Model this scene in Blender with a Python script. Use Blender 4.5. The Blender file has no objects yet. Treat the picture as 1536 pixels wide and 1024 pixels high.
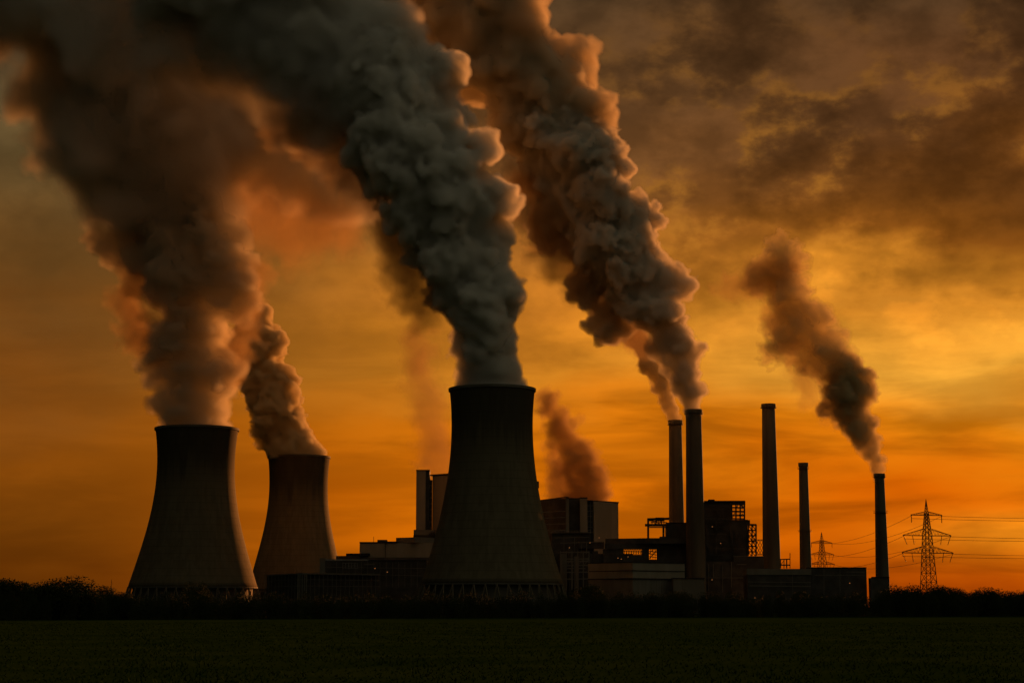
import bpy, bmesh, math, random
import numpy as np
from mathutils import Vector, Matrix

S = bpy.context.scene
C = S.collection
R = math.radians
random.seed(7)

# ------------------------------------------------------------------ camera
FPX = 2700.0                       # focal length in pixels of the 1536 px wide photograph
CAMZ = 3.0
PITCH = math.atan(400.0 / FPX)
cam_d = bpy.data.cameras.new("camera")
cam_d.sensor_width = 36.0
cam_d.lens = FPX / 1536.0 * 36.0
cam_d.clip_start = 0.5
cam_d.clip_end = 30000.0
cam = bpy.data.objects.new("camera", cam_d)
C.objects.link(cam)
cam.location = (0, 0, CAMZ)
cam.rotation_euler = (math.pi / 2 + PITCH, 0, 0)
S.camera = cam


def P(x, y, Y):
    """World point seen at photo pixel (x, y) at world depth Y."""
    u, v = (x - 768.0) / FPX, (512.0 - y) / FPX
    dy = math.cos(PITCH) - v * math.sin(PITCH)
    dz = math.sin(PITCH) + v * math.cos(PITCH)
    k = Y / dy
    return Vector((u * k, Y, CAMZ + dz * k))


def GX(x, Y):                      # ground-level x of photo column x at depth Y
    return P(x, 912, Y).x


# ------------------------------------------------------------------ world
SUN_AZ, SUN_EL = R(28.0), R(5.0)   # the sun stands low, just out of the frame on the right


class NT:
    def __init__(self, tree):
        self.t = tree
        tree.nodes.clear()

    def n(self, typ, **kw):
        nd = self.t.nodes.new(typ)
        ins = kw.pop("ins", {})
        for k, v in kw.items():
            setattr(nd, k, v)
        for k, v in ins.items():
            self.put(nd.inputs[k], v)
        return nd

    def put(self, sock, v):
        if isinstance(v, bpy.types.NodeSocket):
            self.t.links.new(v, sock)
        else:
            if sock.type == 'RGBA' and len(v) == 3:
                v = (*v, 1.0)
            sock.default_value = v

    def m(self, op, a, b=0.0, c=None, clamp=False):
        nd = self.n("ShaderNodeMath", operation=op, use_clamp=clamp)
        self.put(nd.inputs[0], a)
        self.put(nd.inputs[1], b)
        if c is not None:
            self.put(nd.inputs[2], c)
        return nd.outputs[0]

    def rng(self, v, a, b, c=0.0, d=1.0, smooth=True):
        nd = self.n("ShaderNodeMapRange", interpolation_type='SMOOTHSTEP' if smooth else 'LINEAR')
        for i, q in enumerate((v, a, b, c, d)):
            self.put(nd.inputs[i], q)
        return nd.outputs[0]

    def mix(self, f, a, b, blend='MIX'):
        nd = self.n("ShaderNodeMix", data_type='RGBA', blend_type=blend, clamp_factor=True)
        self.put(nd.inputs[0], f)
        self.put(nd.inputs[6], a)
        self.put(nd.inputs[7], b)
        return nd.outputs[2]

    def ramp(self, f, stops):
        nd = self.n("ShaderNodeValToRGB")
        el = nd.color_ramp.elements
        while len(el) < len(stops):
            el.new(0.5)
        for e, (p, c) in zip(el, stops):
            e.position = p
            e.color = (*c, 1.0) if len(c) == 3 else c
        self.put(nd.inputs[0], f)
        return nd.outputs[0]

    def noise(self, vec, scale, detail=6.0, rough=0.55, dist=0.0):
        nd = self.n("ShaderNodeTexNoise", ins={"Scale": scale, "Detail": detail, "Roughness": rough, "Distortion": dist})
        if vec is not None:
            self.put(nd.inputs["Vector"], vec)
        return nd.outputs["Fac"]

    def scaled(self, vec, s, off=(0, 0, 0)):
        nd = self.n("ShaderNodeMapping")
        self.put(nd.inputs["Vector"], vec)
        nd.inputs["Scale"].default_value = s
        nd.inputs["Location"].default_value = off
        return nd.outputs[0]


W = bpy.data.worlds.new("World")
S.world = W
W.use_nodes = True
t = NT(W.node_tree)
d = t.n("ShaderNodeTexCoord").outputs["Generated"]
sx = t.n("ShaderNodeSeparateXYZ", ins={0: d})
az = t.m('ARCTAN2', sx.outputs[0], sx.outputs[1])
el = t.m('ARCSINE', sx.outputs[2])
# slow bending of the cloud layers
wob = t.m('MULTIPLY', t.m('SUBTRACT', t.noise(t.scaled(d, (3.2, 3.2, 8), (0.3, 0, 0.2)), 1.6, 7.0, 0.5), 0.5), 0.15)
el2 = t.m('ADD', el, wob)
h = t.m('DIVIDE', el2, 0.36)
left = t.ramp(h, [(0.0, (.115, .028, .001)), (.12, (.165, .044, .002)), (.24, (.250, .066, .003)), (.50, (.135, .058, .012)),
                  (.70, (.105, .062, .020)), (.86, (.070, .052, .026)), (1.0, (.032, .029, .018))])
mid = t.ramp(h, [(0.0, (.36, .064, .0004)), (.12, (.62, .132, .0004)), (.26, (.60, .155, .003)), (.36, (.56, .190, .012)), (.46, (.42, .137, .011)),
                 (.64, (.170, .061, .012)), (.80, (.086, .036, .011)), (1.0, (.050, .027, .011))])
right = t.ramp(h, [(0.0, (.30, .042, .0004)), (.13, (.58, .104, .0004)), (.26, (.70, .20, .004)), (.38, (.92, .40, .038)),
                   (.48, (.66, .235, .018)), (.56, (.28, .085, .008)), (.74, (.078, .030, .009)), (1.0, (.041, .022, .009))])
base = t.mix(t.rng(az, -0.27, 0.02), left, mid)
base = t.mix(t.rng(az, 0.02, 0.26), base, right)
# glow round the sun behind thin cloud
da = t.m('SUBTRACT', az, 0.285)
de = t.m('SUBTRACT', el, 0.040)
g1 = t.m('EXPONENT', t.m('MULTIPLY', t.m('ADD', t.m('MULTIPLY', t.m('MULTIPLY', da, da), 260.0), t.m('MULTIPLY', t.m('MULTIPLY', de, de), 7000.0)), -1.0))
base = t.mix(t.m('MULTIPLY', g1, 0.85), base, (1.0, .30, .010))
# streaks low down, ragged clouds higher up
streak = t.noise(t.scaled(d, (7, 7, 46)), 1.0, 7.0, 0.52, 0.4)
sf = t.rng(streak, 0.36, 0.64, 0.68, 1.26)
clump = t.noise(t.scaled(d, (9, 9, 14), (3.1, 0.7, 1.3)), 1.0, 10.0, 0.56, 0.0)
fine_n = t.noise(t.scaled(d, (26, 26, 40), (0.4, 2.2, 5.1)), 1.0, 8.0, 0.55, 0.0)
cf = t.m('MULTIPLY', t.rng(clump, 0.41, 0.62, 0.66, 1.50), t.rng(fine_n, 0.34, 0.66, 0.76, 1.30))
hi = t.rng(el, 0.09, 0.22)
fac = t.m('ADD', t.m('MULTIPLY', sf, t.m('SUBTRACT', 1.0, hi)), t.m('MULTIPLY', cf, hi))
fac = t.m('ADD', 1.0, t.m('MULTIPLY', t.m('SUBTRACT', fac, 1.0), t.rng(az, -0.16, 0.06, 0.40, 1.0)))   # the left of the sky is smoother
col = t.mix(1.0, base, t.n("ShaderNodeCombineColor", ins={0: fac, 1: fac, 2: fac}).outputs[0], 'MULTIPLY')
rimn = t.m('DIVIDE', t.m('SUBTRACT', clump, 0.535), 0.030)
rim = t.m('EXPONENT', t.m('MULTIPLY', t.m('MULTIPLY', rimn, rimn), -1.0))
rim = t.m('MULTIPLY', t.m('MULTIPLY', rim, t.rng(fine_n, 0.42, 0.62)), t.m('MULTIPLY', t.rng(el, 0.10, 0.17), t.rng(el, 0.36, 0.22)))
rim = t.m('MULTIPLY', rim, t.rng(az, -0.05, 0.12))
col = t.mix(t.m('MULTIPLY', rim, 0.42), col, (.50, .19, .018))
# a physical clear sky above and behind, thinly seen through the cloud
sky = t.n("ShaderNodeTexSky", sky_type='NISHITA', sun_disc=False, sun_elevation=SUN_EL, sun_rotation=SUN_AZ,
          air_density=1.6, dust_density=3.0)
vd = t.n("ShaderNodeVectorMath", operation='DOT_PRODUCT', ins={0: d})
vd.inputs[1].default_value = Vector((0.40, -0.42, 0.82)).normalized()
bk = t.m('ADD', 0.11, t.m('MULTIPLY', t.m('POWER', t.m('MAXIMUM', vd.outputs["Value"], 0.0), 2.6), 2.6))   # the sky is clearest high behind the camera
slate0 = t.mix(1.0, (.053, .048, .0345), t.n("ShaderNodeCombineColor", ins={0: bk, 1: bk, 2: bk}).outputs[0], 'MULTIPLY')
slate = t.mix(1.0, slate0, t.mix(0.005, (0, 0, 0), sky.outputs[0]), 'ADD')
front = t.m('MULTIPLY', t.rng(t.m('ABSOLUTE', t.m('SUBTRACT', az, 0.1)), 0.5, 1.5, 1.0, 0.0), t.rng(el, 0.34, 0.75, 1.0, 0.0))
col = t.mix(front, slate, col)
bg = t.n("ShaderNodeBackground", ins={"Color": col, "Strength": 0.683})
t.t.links.new(bg.outputs[0], t.n("ShaderNodeOutputWorld").inputs["Surface"])

# ------------------------------------------------------------------ sun
sun_d = bpy.data.lights.new("sun", 'SUN')
sun_d.energy = 5.0
sun_d.angle = R(0.6)
sun_d.color = (1.0, .33, .08)
sun = bpy.data.objects.new("sun", sun_d)
C.objects.link(sun)
sdir = Vector((math.sin(SUN_AZ) * math.cos(SUN_EL), math.cos(SUN_AZ) * math.cos(SUN_EL), math.sin(SUN_EL)))
sun.rotation_euler = sdir.to_track_quat('Z', 'Y').to_euler()

# ------------------------------------------------------------------ exposure and render
S.view_settings.view_transform = 'Standard'
S.view_settings.look = 'None'
S.view_settings.exposure = 0.55
S.view_settings.gamma = 1.0
S.view_settings.use_curve_mapping = False
S.render.engine = 'CYCLES'
cy = S.cycles
cy.use_denoising = True
cy.denoiser = 'OPENIMAGEDENOISE'
cy.max_bounces = 10
cy.diffuse_bounces = 3
cy.glossy_bounces = 2
cy.volume_bounces = 6
cy.transparent_max_bounces = 48
cy.use_adaptive_sampling = True
cy.adaptive_threshold = 0.015
cy.adaptive_min_samples = 16


# ------------------------------------------------------------------ helpers
def tag(o, label=None, cat=None, group=None, kind=None):
    for k, v in (("label", label), ("category", cat), ("group", group), ("kind", kind)):
        if v:
            o[k] = v
    return o


def empty(name, loc, label, cat, group=None, rz=0.0):
    o = bpy.data.objects.new(name, None)
    C.objects.link(o)
    o.location = loc
    o.rotation_euler = (0, 0, rz)
    return tag(o, label, cat, group)


class MB:
    """Collects shapes into one mesh."""

    def __init__(self):
        self.v, self.f = [], []

    def add(self, vs, fs):
        b = len(self.v)
        self.v += [tuple(q) for q in vs]
        self.f += [tuple(b + i for i in q) for q in fs]
        return self

    def box(self, x0, x1, y0, y1, z0, z1, rz=0.0, c=(0, 0)):
        vs = [(x, y, z) for z in (z0, z1) for x, y in ((x0, y0), (x1, y0), (x1, y1), (x0, y1))]
        if rz:
            s, k = math.sin(rz), math.cos(rz)
            vs = [(c[0] + (x - c[0]) * k - (y - c[1]) * s, c[1] + (x - c[0]) * s + (y - c[1]) * k, z) for x, y, z in vs]
        return self.add(vs, [(3, 2, 1, 0), (4, 5, 6, 7), (0, 1, 5, 4), (1, 2, 6, 5), (2, 3, 7, 6), (3, 0, 4, 7)])

    def bar(self, a, b, w=0.3, w2=None, n=4):
        a, b = Vector(a), Vector(b)
        q = b - a
        if q.length < 1e-6:
            return self
        q.normalize()
        up = Vector((0, 0, 1)) if abs(q.z) < 0.95 else Vector((1, 0, 0))
        s = q.cross(up).normalized()
        u = s.cross(q)
        w2 = w if w2 is None else w2
        vs = []
        for p, r in ((a, w), (b, w2)):
            for i in range(n):
                an = 2 * math.pi * (i + .5) / n
                vs.append(p + (s * math.cos(an) + u * math.sin(an)) * r * .7071)
        fs = [(i, (i + 1) % n, n + (i + 1) % n, n + i) for i in range(n)]
        fs += [tuple(range(n))[::-1], tuple(range(n, 2 * n))]
        return self.add(vs, fs)

    def lathe(self, prof, n=48, close=False):
        """prof: (r, z) pairs from the bottom up."""
        vs = [(r * math.cos(2 * math.pi * i / n), r * math.sin(2 * math.pi * i / n), z) for r, z in prof for i in range(n)]
        fs = []
        m = len(prof)
        for j in range(m if close else m - 1):
            k = (j + 1) % m
            for i in range(n):
                fs.append((j * n + i, j * n + (i + 1) % n, k * n + (i + 1) % n, k * n + i))
        return self.add(vs, fs)

    def prism(self, pts, h0, h1):
        """pts: plan outline (x, y) anticlockwise."""
        n = len(pts)
        vs = [(x, y, h0) for x, y in pts] + [(x, y, h1) for x, y in pts]
        fs = [(i, (i + 1) % n, n + (i + 1) % n, n + i) for i in range(n)]
        fs += [tuple(range(n))[::-1], tuple(range(n, 2 * n))]
        return self.add(vs, fs)

    def build(self, name, mat, parent=None, smooth=False, loc=None):
        me = bpy.data.meshes.new(name)
        me.from_pydata(self.v, [], self.f)
        if smooth:
            me.shade_smooth()
        me.materials.append(mat)
        o = bpy.data.objects.new(name, me)
        C.objects.link(o)
        if parent is not None:
            o.parent = parent
        if loc is not None:
            o.location = loc
        return o


def copy_tree(o, parent=None):
    c = o.copy()
    C.objects.link(c)
    if parent is not None:
        c.parent = parent
    for ch in list(o.children):
        copy_tree(ch, c)
    return c


# ------------------------------------------------------------------ materials
def surf(name, c1, c2=None, scale=0.2, rough=0.8, bump=0.0, stretch=(1, 1, 1), metal=0.0, detail=6.0, lo=.35, hi=.68, spec=.15):
    m = bpy.data.materials.new(name)
    m.use_nodes = True
    q = NT(m.node_tree)
    co = q.n("ShaderNodeTexCoord").outputs["Object"]
    v = q.scaled(co, stretch)
    f = q.noise(v, scale, detail)
    b = q.n("ShaderNodeBsdfPrincipled", ins={"Roughness": rough, "Metallic": metal, "Specular IOR Level": spec})
    q.put(b.inputs["Base Color"], q.mix(q.rng(f, lo, hi), c1, c2 or c1))
    if bump:
        bp = q.n("ShaderNodeBump", ins={"Strength": bump, "Height": q.noise(v, scale * 4, 4.0)})
        q.t.links.new(bp.outputs[0], b.inputs["Normal"])
    q.t.links.new(b.outputs[0], q.n("ShaderNodeOutputMaterial").inputs["Surface"])
    return m


def fog_mat(name, albedo, density, aniso=0.0, step=1.0):
    m = bpy.data.materials.new(name)
    m.use_nodes = True
    q = NT(m.node_tree)
    out = q.n("ShaderNodeOutputMaterial")
    vol = q.n("ShaderNodeVolumePrincipled", ins={"Color": albedo, "Density": density, "Anisotropy": aniso})
    q.t.links.new(vol.outputs[0], out.inputs["Volume"])
    m.cycles.volume_step_rate = step
    return m


def skin_mat(name, body, solid):
    m = bpy.data.materials.new(name)
    m.use_nodes = True
    q = NT(m.node_tree)
    mx = q.n("ShaderNodeMixShader", ins={0: solid})
    q.t.links.new(q.n("ShaderNodeBsdfTransparent").outputs[0], mx.inputs[1])
    q.t.links.new(q.n("ShaderNodeBsdfDiffuse", ins={"Color": body}).outputs[0], mx.inputs[2])
    q.t.links.new(mx.outputs[0], q.n("ShaderNodeOutputMaterial").inputs["Surface"])
    return m


def fog_fill(o, voxel, band, fog, skin):
    """Fills a plume's surface with smoke that thickens inwards over the first few metres."""
    v = bpy.data.volumes.new("smoke_body")
    v.materials.append(fog)
    v.render.space = 'OBJECT'
    vo = bpy.data.objects.new("smoke_body", v)
    C.objects.link(vo)
    vo.parent = o
    md = vo.modifiers.new("fill", 'MESH_TO_VOLUME')
    md.object = o
    md.density = 1.0
    md.resolution_mode = 'VOXEL_SIZE'
    md.voxel_size = voxel
    md.interior_band_width = band
    o.data.materials.clear()
    o.data.materials.append(skin)


# ------------------------------------------------------------------ noise and surface extraction for the plumes
_rs = np.random.RandomState(11)
_perm = np.concatenate([_rs.permutation(256)] * 3).astype(np.int32)
_grad = _rs.normal(size=(256, 3)).astype(np.float32)
_grad /= np.linalg.norm(_grad, axis=1, keepdims=True)


def perlin(p):
    i = np.floor(p).astype(np.int32)
    f = (p - i).astype(np.float32)
    i &= 255
    u = f * f * f * (f * (f * 6 - 15) + 10)
    out = None

    def g(dx, dy, dz):
        hsh = _perm[_perm[_perm[i[:, 0] + dx] + i[:, 1] + dy] + i[:, 2] + dz]
        gr = _grad[hsh]
        return gr[:, 0] * (f[:, 0] - dx) + gr[:, 1] * (f[:, 1] - dy) + gr[:, 2] * (f[:, 2] - dz)

    def lerp(a, b, w):
        return a + (b - a) * w
    x00 = lerp(g(0, 0, 0), g(1, 0, 0), u[:, 0])
    x10 = lerp(g(0, 1, 0), g(1, 1, 0), u[:, 0])
    x01 = lerp(g(0, 0, 1), g(1, 0, 1), u[:, 0])
    x11 = lerp(g(0, 1, 1), g(1, 1, 1), u[:, 0])
    return lerp(lerp(x00, x10, u[:, 1]), lerp(x01, x11, u[:, 1]), u[:, 2])


def surface_nets(D, org, vx):
    """Quads of the zero surface of the grid D (negative inside)."""
    nx, ny, nz = D.shape
    ins = D < 0
    acc = np.zeros((nx - 1, ny - 1, nz - 1, 3), np.float32)
    cnt = np.zeros((nx - 1, ny - 1, nz - 1), np.float32)
    for ax in range(3):
        o1, o2 = [a for a in range(3) if a != ax]
        sl0 = [slice(None)] * 3
        sl1 = [slice(None)] * 3
        sl0[ax], sl1[ax] = slice(0, -1), slice(1, None)
        a, b = D[tuple(sl0)], D[tuple(sl1)]
        idx = np.argwhere((a < 0) != (b < 0))
        if not len(idx):
            continue
        va, vb = a[tuple(idx.T)], b[tuple(idx.T)]
        tt = va / (va - vb)
        pos = idx.astype(np.float32)
        pos[:, ax] += tt
        for q1 in (0, -1):
            for q2 in (0, -1):
                c = idx.copy()
                c[:, o1] += q1
                c[:, o2] += q2
                ok = (c[:, o1] >= 0) & (c[:, o2] >= 0) & (c[:, o1] < D.shape[o1] - 1) & (c[:, o2] < D.shape[o2] - 1)
                cc = c[ok]
                np.add.at(acc, tuple(cc.T), pos[ok])
                np.add.at(cnt, tuple(cc.T), 1.0)
    cells = cnt > 0
    vid = np.full(cnt.shape, -1, np.int64)
    vid[cells] = np.arange(int(cells.sum()))
    verts = acc[cells] / cnt[cells][:, None] * vx + np.asarray(org, np.float32)
    quads = []
    for ax in range(3):
        o1, o2 = ((1, 2), (2, 0), (0, 1))[ax]
        sl0 = [slice(None)] * 3
        sl1 = [slice(None)] * 3
        sl0[ax], sl1[ax] = slice(0, -1), slice(1, None)
        a, b = ins[tuple(sl0)], ins[tuple(sl1)]
        idx = np.argwhere(a != b)
        ok = (idx[:, o1] > 0) & (idx[:, o2] > 0) & (idx[:, o1] < D.shape[o1] - 1) & (idx[:, o2] < D.shape[o2] - 1)
        idx = idx[ok]
        fl = a[tuple(idx.T)]

        def at(p, q):
            c = idx.copy()
            c[:, o1] += p
            c[:, o2] += q
            return vid[tuple(c.T)]
        qd = np.stack([at(-1, -1), at(0, -1), at(0, 0), at(-1, 0)], axis=1)
        qd[~fl] = qd[~fl][:, ::-1]
        quads.append(qd)
    return verts, np.concatenate(quads)


def plume_mesh(name, path, Y, vx, mat, parent=None, seed=1, puffs=(4, 9), jig=.35, rough=.30, fine=1.9, depth=1.0,
               lean=0.0, extra=(), size=.60, step=.42, cut=None, stretch=None, levels=1):
    """A plume's surface. path: (photo x, photo y, radius in photo px) up the plume at depth Y (+ lean metres of
    extra depth along its length); billows on billows grow on it, then noise roughens them."""
    rs = np.random.RandomState(seed)
    k = Y / FPX
    pts = []
    for (xa, ya, ra), (xb, yb, rb) in zip(path[:-1], path[1:]):
        ln = math.hypot(xb - xa, yb - ya)
        n = max(1, int(ln / (step * max(4.0, .5 * (ra + rb)))))
        for i in range(n):
            w = i / n
            pts.append((xa + (xb - xa) * w, ya + (yb - ya) * w, ra + (rb - ra) * w))
    pts.append(path[-1])
    sph = []
    N = len(pts)

    def unit(v):
        return v / np.linalg.norm(v)

    def grow(c, r, dv, nn, lvl):
        """Billows on a billow, mostly on its outer side."""
        for _ in range(nn):
            e = unit(rs.normal(size=3) + dv * 1.0)
            r2 = r * rs.uniform(.30, .58)
            c2 = c + e * (r - r2 * rs.uniform(.25, .60))
            sph.append((*c2, r2))
            if lvl and r2 > 2.0 * vx:
                grow(c2, r2, e, puffs[1] - (lvl == 1) * 2, lvl - 1)

    for j, (x, y, r) in enumerate(pts):
        c = np.array(P(x, y, Y + lean * j / max(1, N - 1)))
        r = r * k
        jj = min(1.0, j / 4.0)
        sph.append((*c, r * (1.0 - .34 * jj if puffs[0] else .80)))
        for _ in range(puffs[0]):
            dv = unit(rs.normal(size=3) * np.array([1, depth, .8]))
            r1 = r * size * rs.uniform(.62, 1.22)
            c1 = c + dv * max(0.0, r - r1) * (1.0 + jig * jj * rs.uniform(-.6, .8))
            sph.append((*c1, r1))
            grow(c1, r1, dv, puffs[1], levels)
    for x, y, r, dy in extra:
        c = np.array(P(x, y, Y + dy))
        r *= k
        sph.append((*c, r * .92))
        grow(c, r, np.zeros(3), 16, levels)
    sph = np.array(sph, np.float32)
    mx = float(sph[:, 3].max())
    pad = vx * 4 + mx * .15
    lo = (sph[:, :3] - sph[:, 3:4]).min(0) - pad
    hi = (sph[:, :3] + sph[:, 3:4]).max(0) + pad
    dim = np.ceil((hi - lo) / vx).astype(int) + 1
    D = np.full(dim, 50.0, np.float32)
    axes = [lo[a] + np.arange(dim[a], dtype=np.float32) * vx for a in range(3)]
    band = max(3 * vx, .10 * mx)
    for x, y, z, r in sph:
        s = []
        for a, cc in enumerate((x, y, z)):
            i0 = max(0, int((cc - r - band - lo[a]) / vx))
            i1 = min(dim[a], int((cc + r + band - lo[a]) / vx) + 2)
            s.append(slice(i0, i1))
        g = np.sqrt((axes[0][s[0]] - x)[:, None, None] ** 2 + (axes[1][s[1]] - y)[None, :, None] ** 2 +
                    (axes[2][s[2]] - z)[None, None, :] ** 2) - r
        np.minimum(D[s[0], s[1], s[2]], g, out=D[s[0], s[1], s[2]])
    # roughen near the surface only
    ii = np.argwhere(np.abs(D) < band)
    p = ii.astype(np.float32) * vx + lo.astype(np.float32)
    if stretch is not None:
        p = p * np.array(stretch, np.float32)
    pw = np.array([(*P(x, y, Y + lean * i / max(1, N - 1)), r * k) for i, (x, y, r) in enumerate(pts)] +
                  [(*P(x, y, Y + dy), r * k * 1.3) for x, y, r, dy in extra], np.float32)
    q0 = ii.astype(np.float32) * vx + lo.astype(np.float32)
    best = np.full(len(p), 1e9, np.float32)
    rad = np.full(len(p), mx, np.float32)
    for x, y, z, r in pw:              # billows are as deep as the plume is wide there
        dd = (q0[:, 0] - x) ** 2 + (q0[:, 1] - y) ** 2 + (q0[:, 2] - z) ** 2
        nearer = dd < best
        best[nearer] = dd[nearer]
        rad[nearer] = r
    amp = np.minimum(rad, mx * 1.3) * .20 * rough / .30
    n = np.zeros(len(p), np.float32)
    for o in range(5):
        fr = 1.0 / (mx * .55 / 2.1 ** o)
        if 1.0 / fr < vx * 2.0:
            break
        nn = perlin(p * fr + 17.3 * o + seed)
        n += ((.36 - np.abs(nn) * 2.2) if o < 4 else nn) * amp * (.52 ** o) * (fine if o > 1 else 1.0)
    D[tuple(ii.T)] += n
    if cut is not None:                # keep only what lies above the mouth it rises from
        zz = axes[2][None, None, :]
        D = np.maximum(D, cut - zz).astype(np.float32)
    # close hollows that are cut off from the open air
    out = D > 0
    air = np.zeros_like(out)
    air[0], air[-1], air[:, 0], air[:, -1], air[:, :, 0], air[:, :, -1] = True, True, True, True, True, True
    air &= out
    last = -1
    for it in range(400):
        for ax in range(3):
            a_, b_ = [slice(None)] * 3, [slice(None)] * 3
            a_[ax], b_[ax] = slice(1, None), slice(0, -1)
            a_, b_ = tuple(a_), tuple(b_)
            air[a_] |= air[b_] & out[a_]
            air[b_] |= air[a_] & out[b_]
        if it % 8 == 7:
            now = int(air.sum())
            if now == last:
                break
            last = now
    D[out & ~air] = -.5 * vx
    for ax in range(3):                # soften the sharpest creases
        a_, b_, c_ = [slice(None)] * 3, [slice(None)] * 3, [slice(None)] * 3
        a_[ax], b_[ax], c_[ax] = slice(0, -2), slice(1, -1), slice(2, None)
        D[tuple(b_)] = .22 * D[tuple(a_)] + .56 * D[tuple(b_)] + .22 * D[tuple(c_)]
    D[0], D[-1], D[:, 0], D[:, -1], D[:, :, 0], D[:, :, -1] = 9, 9, 9, 9, 9, 9
    v, q = surface_nets(D, lo, vx)
    me = bpy.data.meshes.new(name)
    me.vertices.add(len(v))
    me.vertices.foreach_set("co", v.ravel())
    me.loops.add(q.size)
    me.loops.foreach_set("vertex_index", q.ravel().astype(np.int32))
    me.polygons.add(len(q))
    me.polygons.foreach_set("loop_start", np.arange(0, q.size, 4, dtype=np.int32))
    me.polygons.foreach_set("loop_total", np.full(len(q), 4, np.int32))
    me.update(calc_edges=True)
    me.shade_smooth()
    if not isinstance(mat, dict):
        me.materials.append(mat)
    o = bpy.data.objects.new(name, me)
    C.objects.link(o)
    if parent is not None:
        o.parent = parent
        o.matrix_parent_inverse = Matrix.Translation(-Vector(parent.location))
    if isinstance(mat, dict):
        fog_fill(o, min(vx * mat["voxel"], mat["band"] / 3.0), mat["band"], mat["fog"], mat["skin"])
    return o
# ------------------------------------------------------------------ ground
M_field = surf("field_grass", (.015, .034, .004), (.024, .046, .008), scale=.08, rough=1.0, bump=.8, detail=10, spec=0)
g = MB().add([(-9000, -300, 0), (9000, -300, 0), (9000, 14000, 0), (-9000, 14000, 0)], [(0, 1, 2, 3)]).build("ground", M_field)
tag(g, kind="structure")

# ------------------------------------------------------------------ cooling towers


def tower_concrete():
    """Board-marked concrete: faint lift rings, rain streaks, and a darker tone towards the lip."""
    m = bpy.data.materials.new("tower_concrete")
    m.use_nodes = True
    q = NT(m.node_tree)
    co = q.n("ShaderNodeTexCoord").outputs["Object"]
    ge = q.n("ShaderNodeTexCoord").outputs["Generated"]
    streaks = q.noise(q.scaled(co, (.35, .35, .012)), 1.0, 6.0, .6)
    patch = q.noise(q.scaled(co, (1, 1, .5)), .045, 5.0)
    z = q.n("ShaderNodeSeparateXYZ", ins={0: co}).outputs[2]
    zg = q.n("ShaderNodeSeparateXYZ", ins={0: ge}).outputs[2]
    ring = q.m('LESS_THAN', q.m('FRACT', q.m('MULTIPLY', z, .22)), .10)
    c = q.mix(q.rng(streaks, .34, .66), (.130, .110, .060), (.172, .146, .083))
    c = q.mix(q.m('MULTIPLY', q.rng(patch, .45, .65), .35), c, (.13, .11, .064))
    c = q.mix(q.m('MULTIPLY', ring, .30), c, (.07, .06, .036))
    lip_dark = q.rng(q.m('ADD', zg, q.m('MULTIPLY', q.m('SUBTRACT', streaks, .5), .55)), .60, .84)
    c = q.mix(q.m('MULTIPLY', lip_dark, .72), c, (.042, .036, .023))  # darkens towards the lip, ragged along the streaks
    b = q.n("ShaderNodeBsdfPrincipled", ins={"Base Color": c, "Roughness": .95, "Specular IOR Level": .05})
    q.t.links.new(b.outputs[0], q.n("ShaderNodeOutputMaterial").inputs["Surface"])
    return m


M_shell = tower_concrete()
M_conc = surf("weathered_concrete", (.12, .10, .06), (.18, .15, .09), scale=.05, rough=.9, bump=.15, stretch=(1, 1, .18))
M_conc_dark = surf("sooty_concrete", (.10, .093, .07), (.16, .148, .11), scale=.08, rough=.9)


def cooling_tower(cx, Y, prof_px, label, n_col):
    """prof_px: (photo y, half width px) from the lip down to the foot of the shell."""
    X = GX(cx, Y)
    X = P(cx, 780, Y).x
    root = empty("cooling_tower", (X, Y, 0), label, "cooling tower", "cooling towers of the power station")
    k = Y / FPX
    pr = [(w * k, P(cx, y, Y).z) for y, w in prof_px][::-1]
    # smooth the profile
    zs = np.array([z for _, z in pr])
    rsr = np.array([r for r, _ in pr])
    co = np.polyfit(zs, rsr, 4)
    zz = np.linspace(zs[0], zs[-1], 40)
    rr = np.polyval(co, zz)
    outer = [(float(r), float(z)) for r, z in zip(rr, zz)]
    inner = [(r - .55, z) for r, z in outer[::-1]]
    n = 128
    mb = MB().lathe(outer + inner, n, close=True)
    shell = mb.build("shell", M_shell, root, smooth=True)
    rt, zt = outer[-1]
    MB().lathe([(rt + .05, zt - 1.3), (rt + .55, zt - 1.25), (rt + .62, zt + .25), (rt - .5, zt + .3), (rt - .52, zt + .1)], n).build("lip_ring", M_conc_dark, root)
    rb, zb = outer[0]
    MB().lathe([(rb - .7, zb - .9), (rb + .28, zb - .85), (rb + .32, zb + .02), (rb + .02, zb + .06)], n).build("foot_ring", M_conc_dark, root)
    rbase = rb + zb * .30
    MB().lathe([(rbase + 1.6, 0), (rbase + 1.6, 1.1), (rbase + 1.2, 1.1), (rbase + 1.2, 0)], n).build("basin_wall", M_conc_dark, root)
    strut = None
    for i in range(n_col):
        for s in (-1, 1):
            if strut is None:
                a = math.pi / n_col
                m0 = MB().bar((rbase, 0, 0), (rb * math.cos(a), rb * math.sin(a), zb - .6), .55)
                o = strut = m0.build("support_column", M_conc, root)
                m1 = MB().bar((rbase, 0, 0), (rb * math.cos(a), -rb * math.sin(a), zb - .6), .55)
                strut2 = m1.build("support_column", M_conc, root)
                continue
            if i == 0:
                continue
            o = (strut if s < 0 else strut2).copy()
            C.objects.link(o)
            o.parent = root
            o.rotation_euler = (0, 0, 2 * math.pi * i / n_col)
    # water-spray fill glimpsed behind the columns
    MB().lathe([(rb - 3.0, 0), (rb - 3.0, zb - .2)], 64).build("cooling_fill", M_conc_dark, root)
    return root, rt, zt


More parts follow.
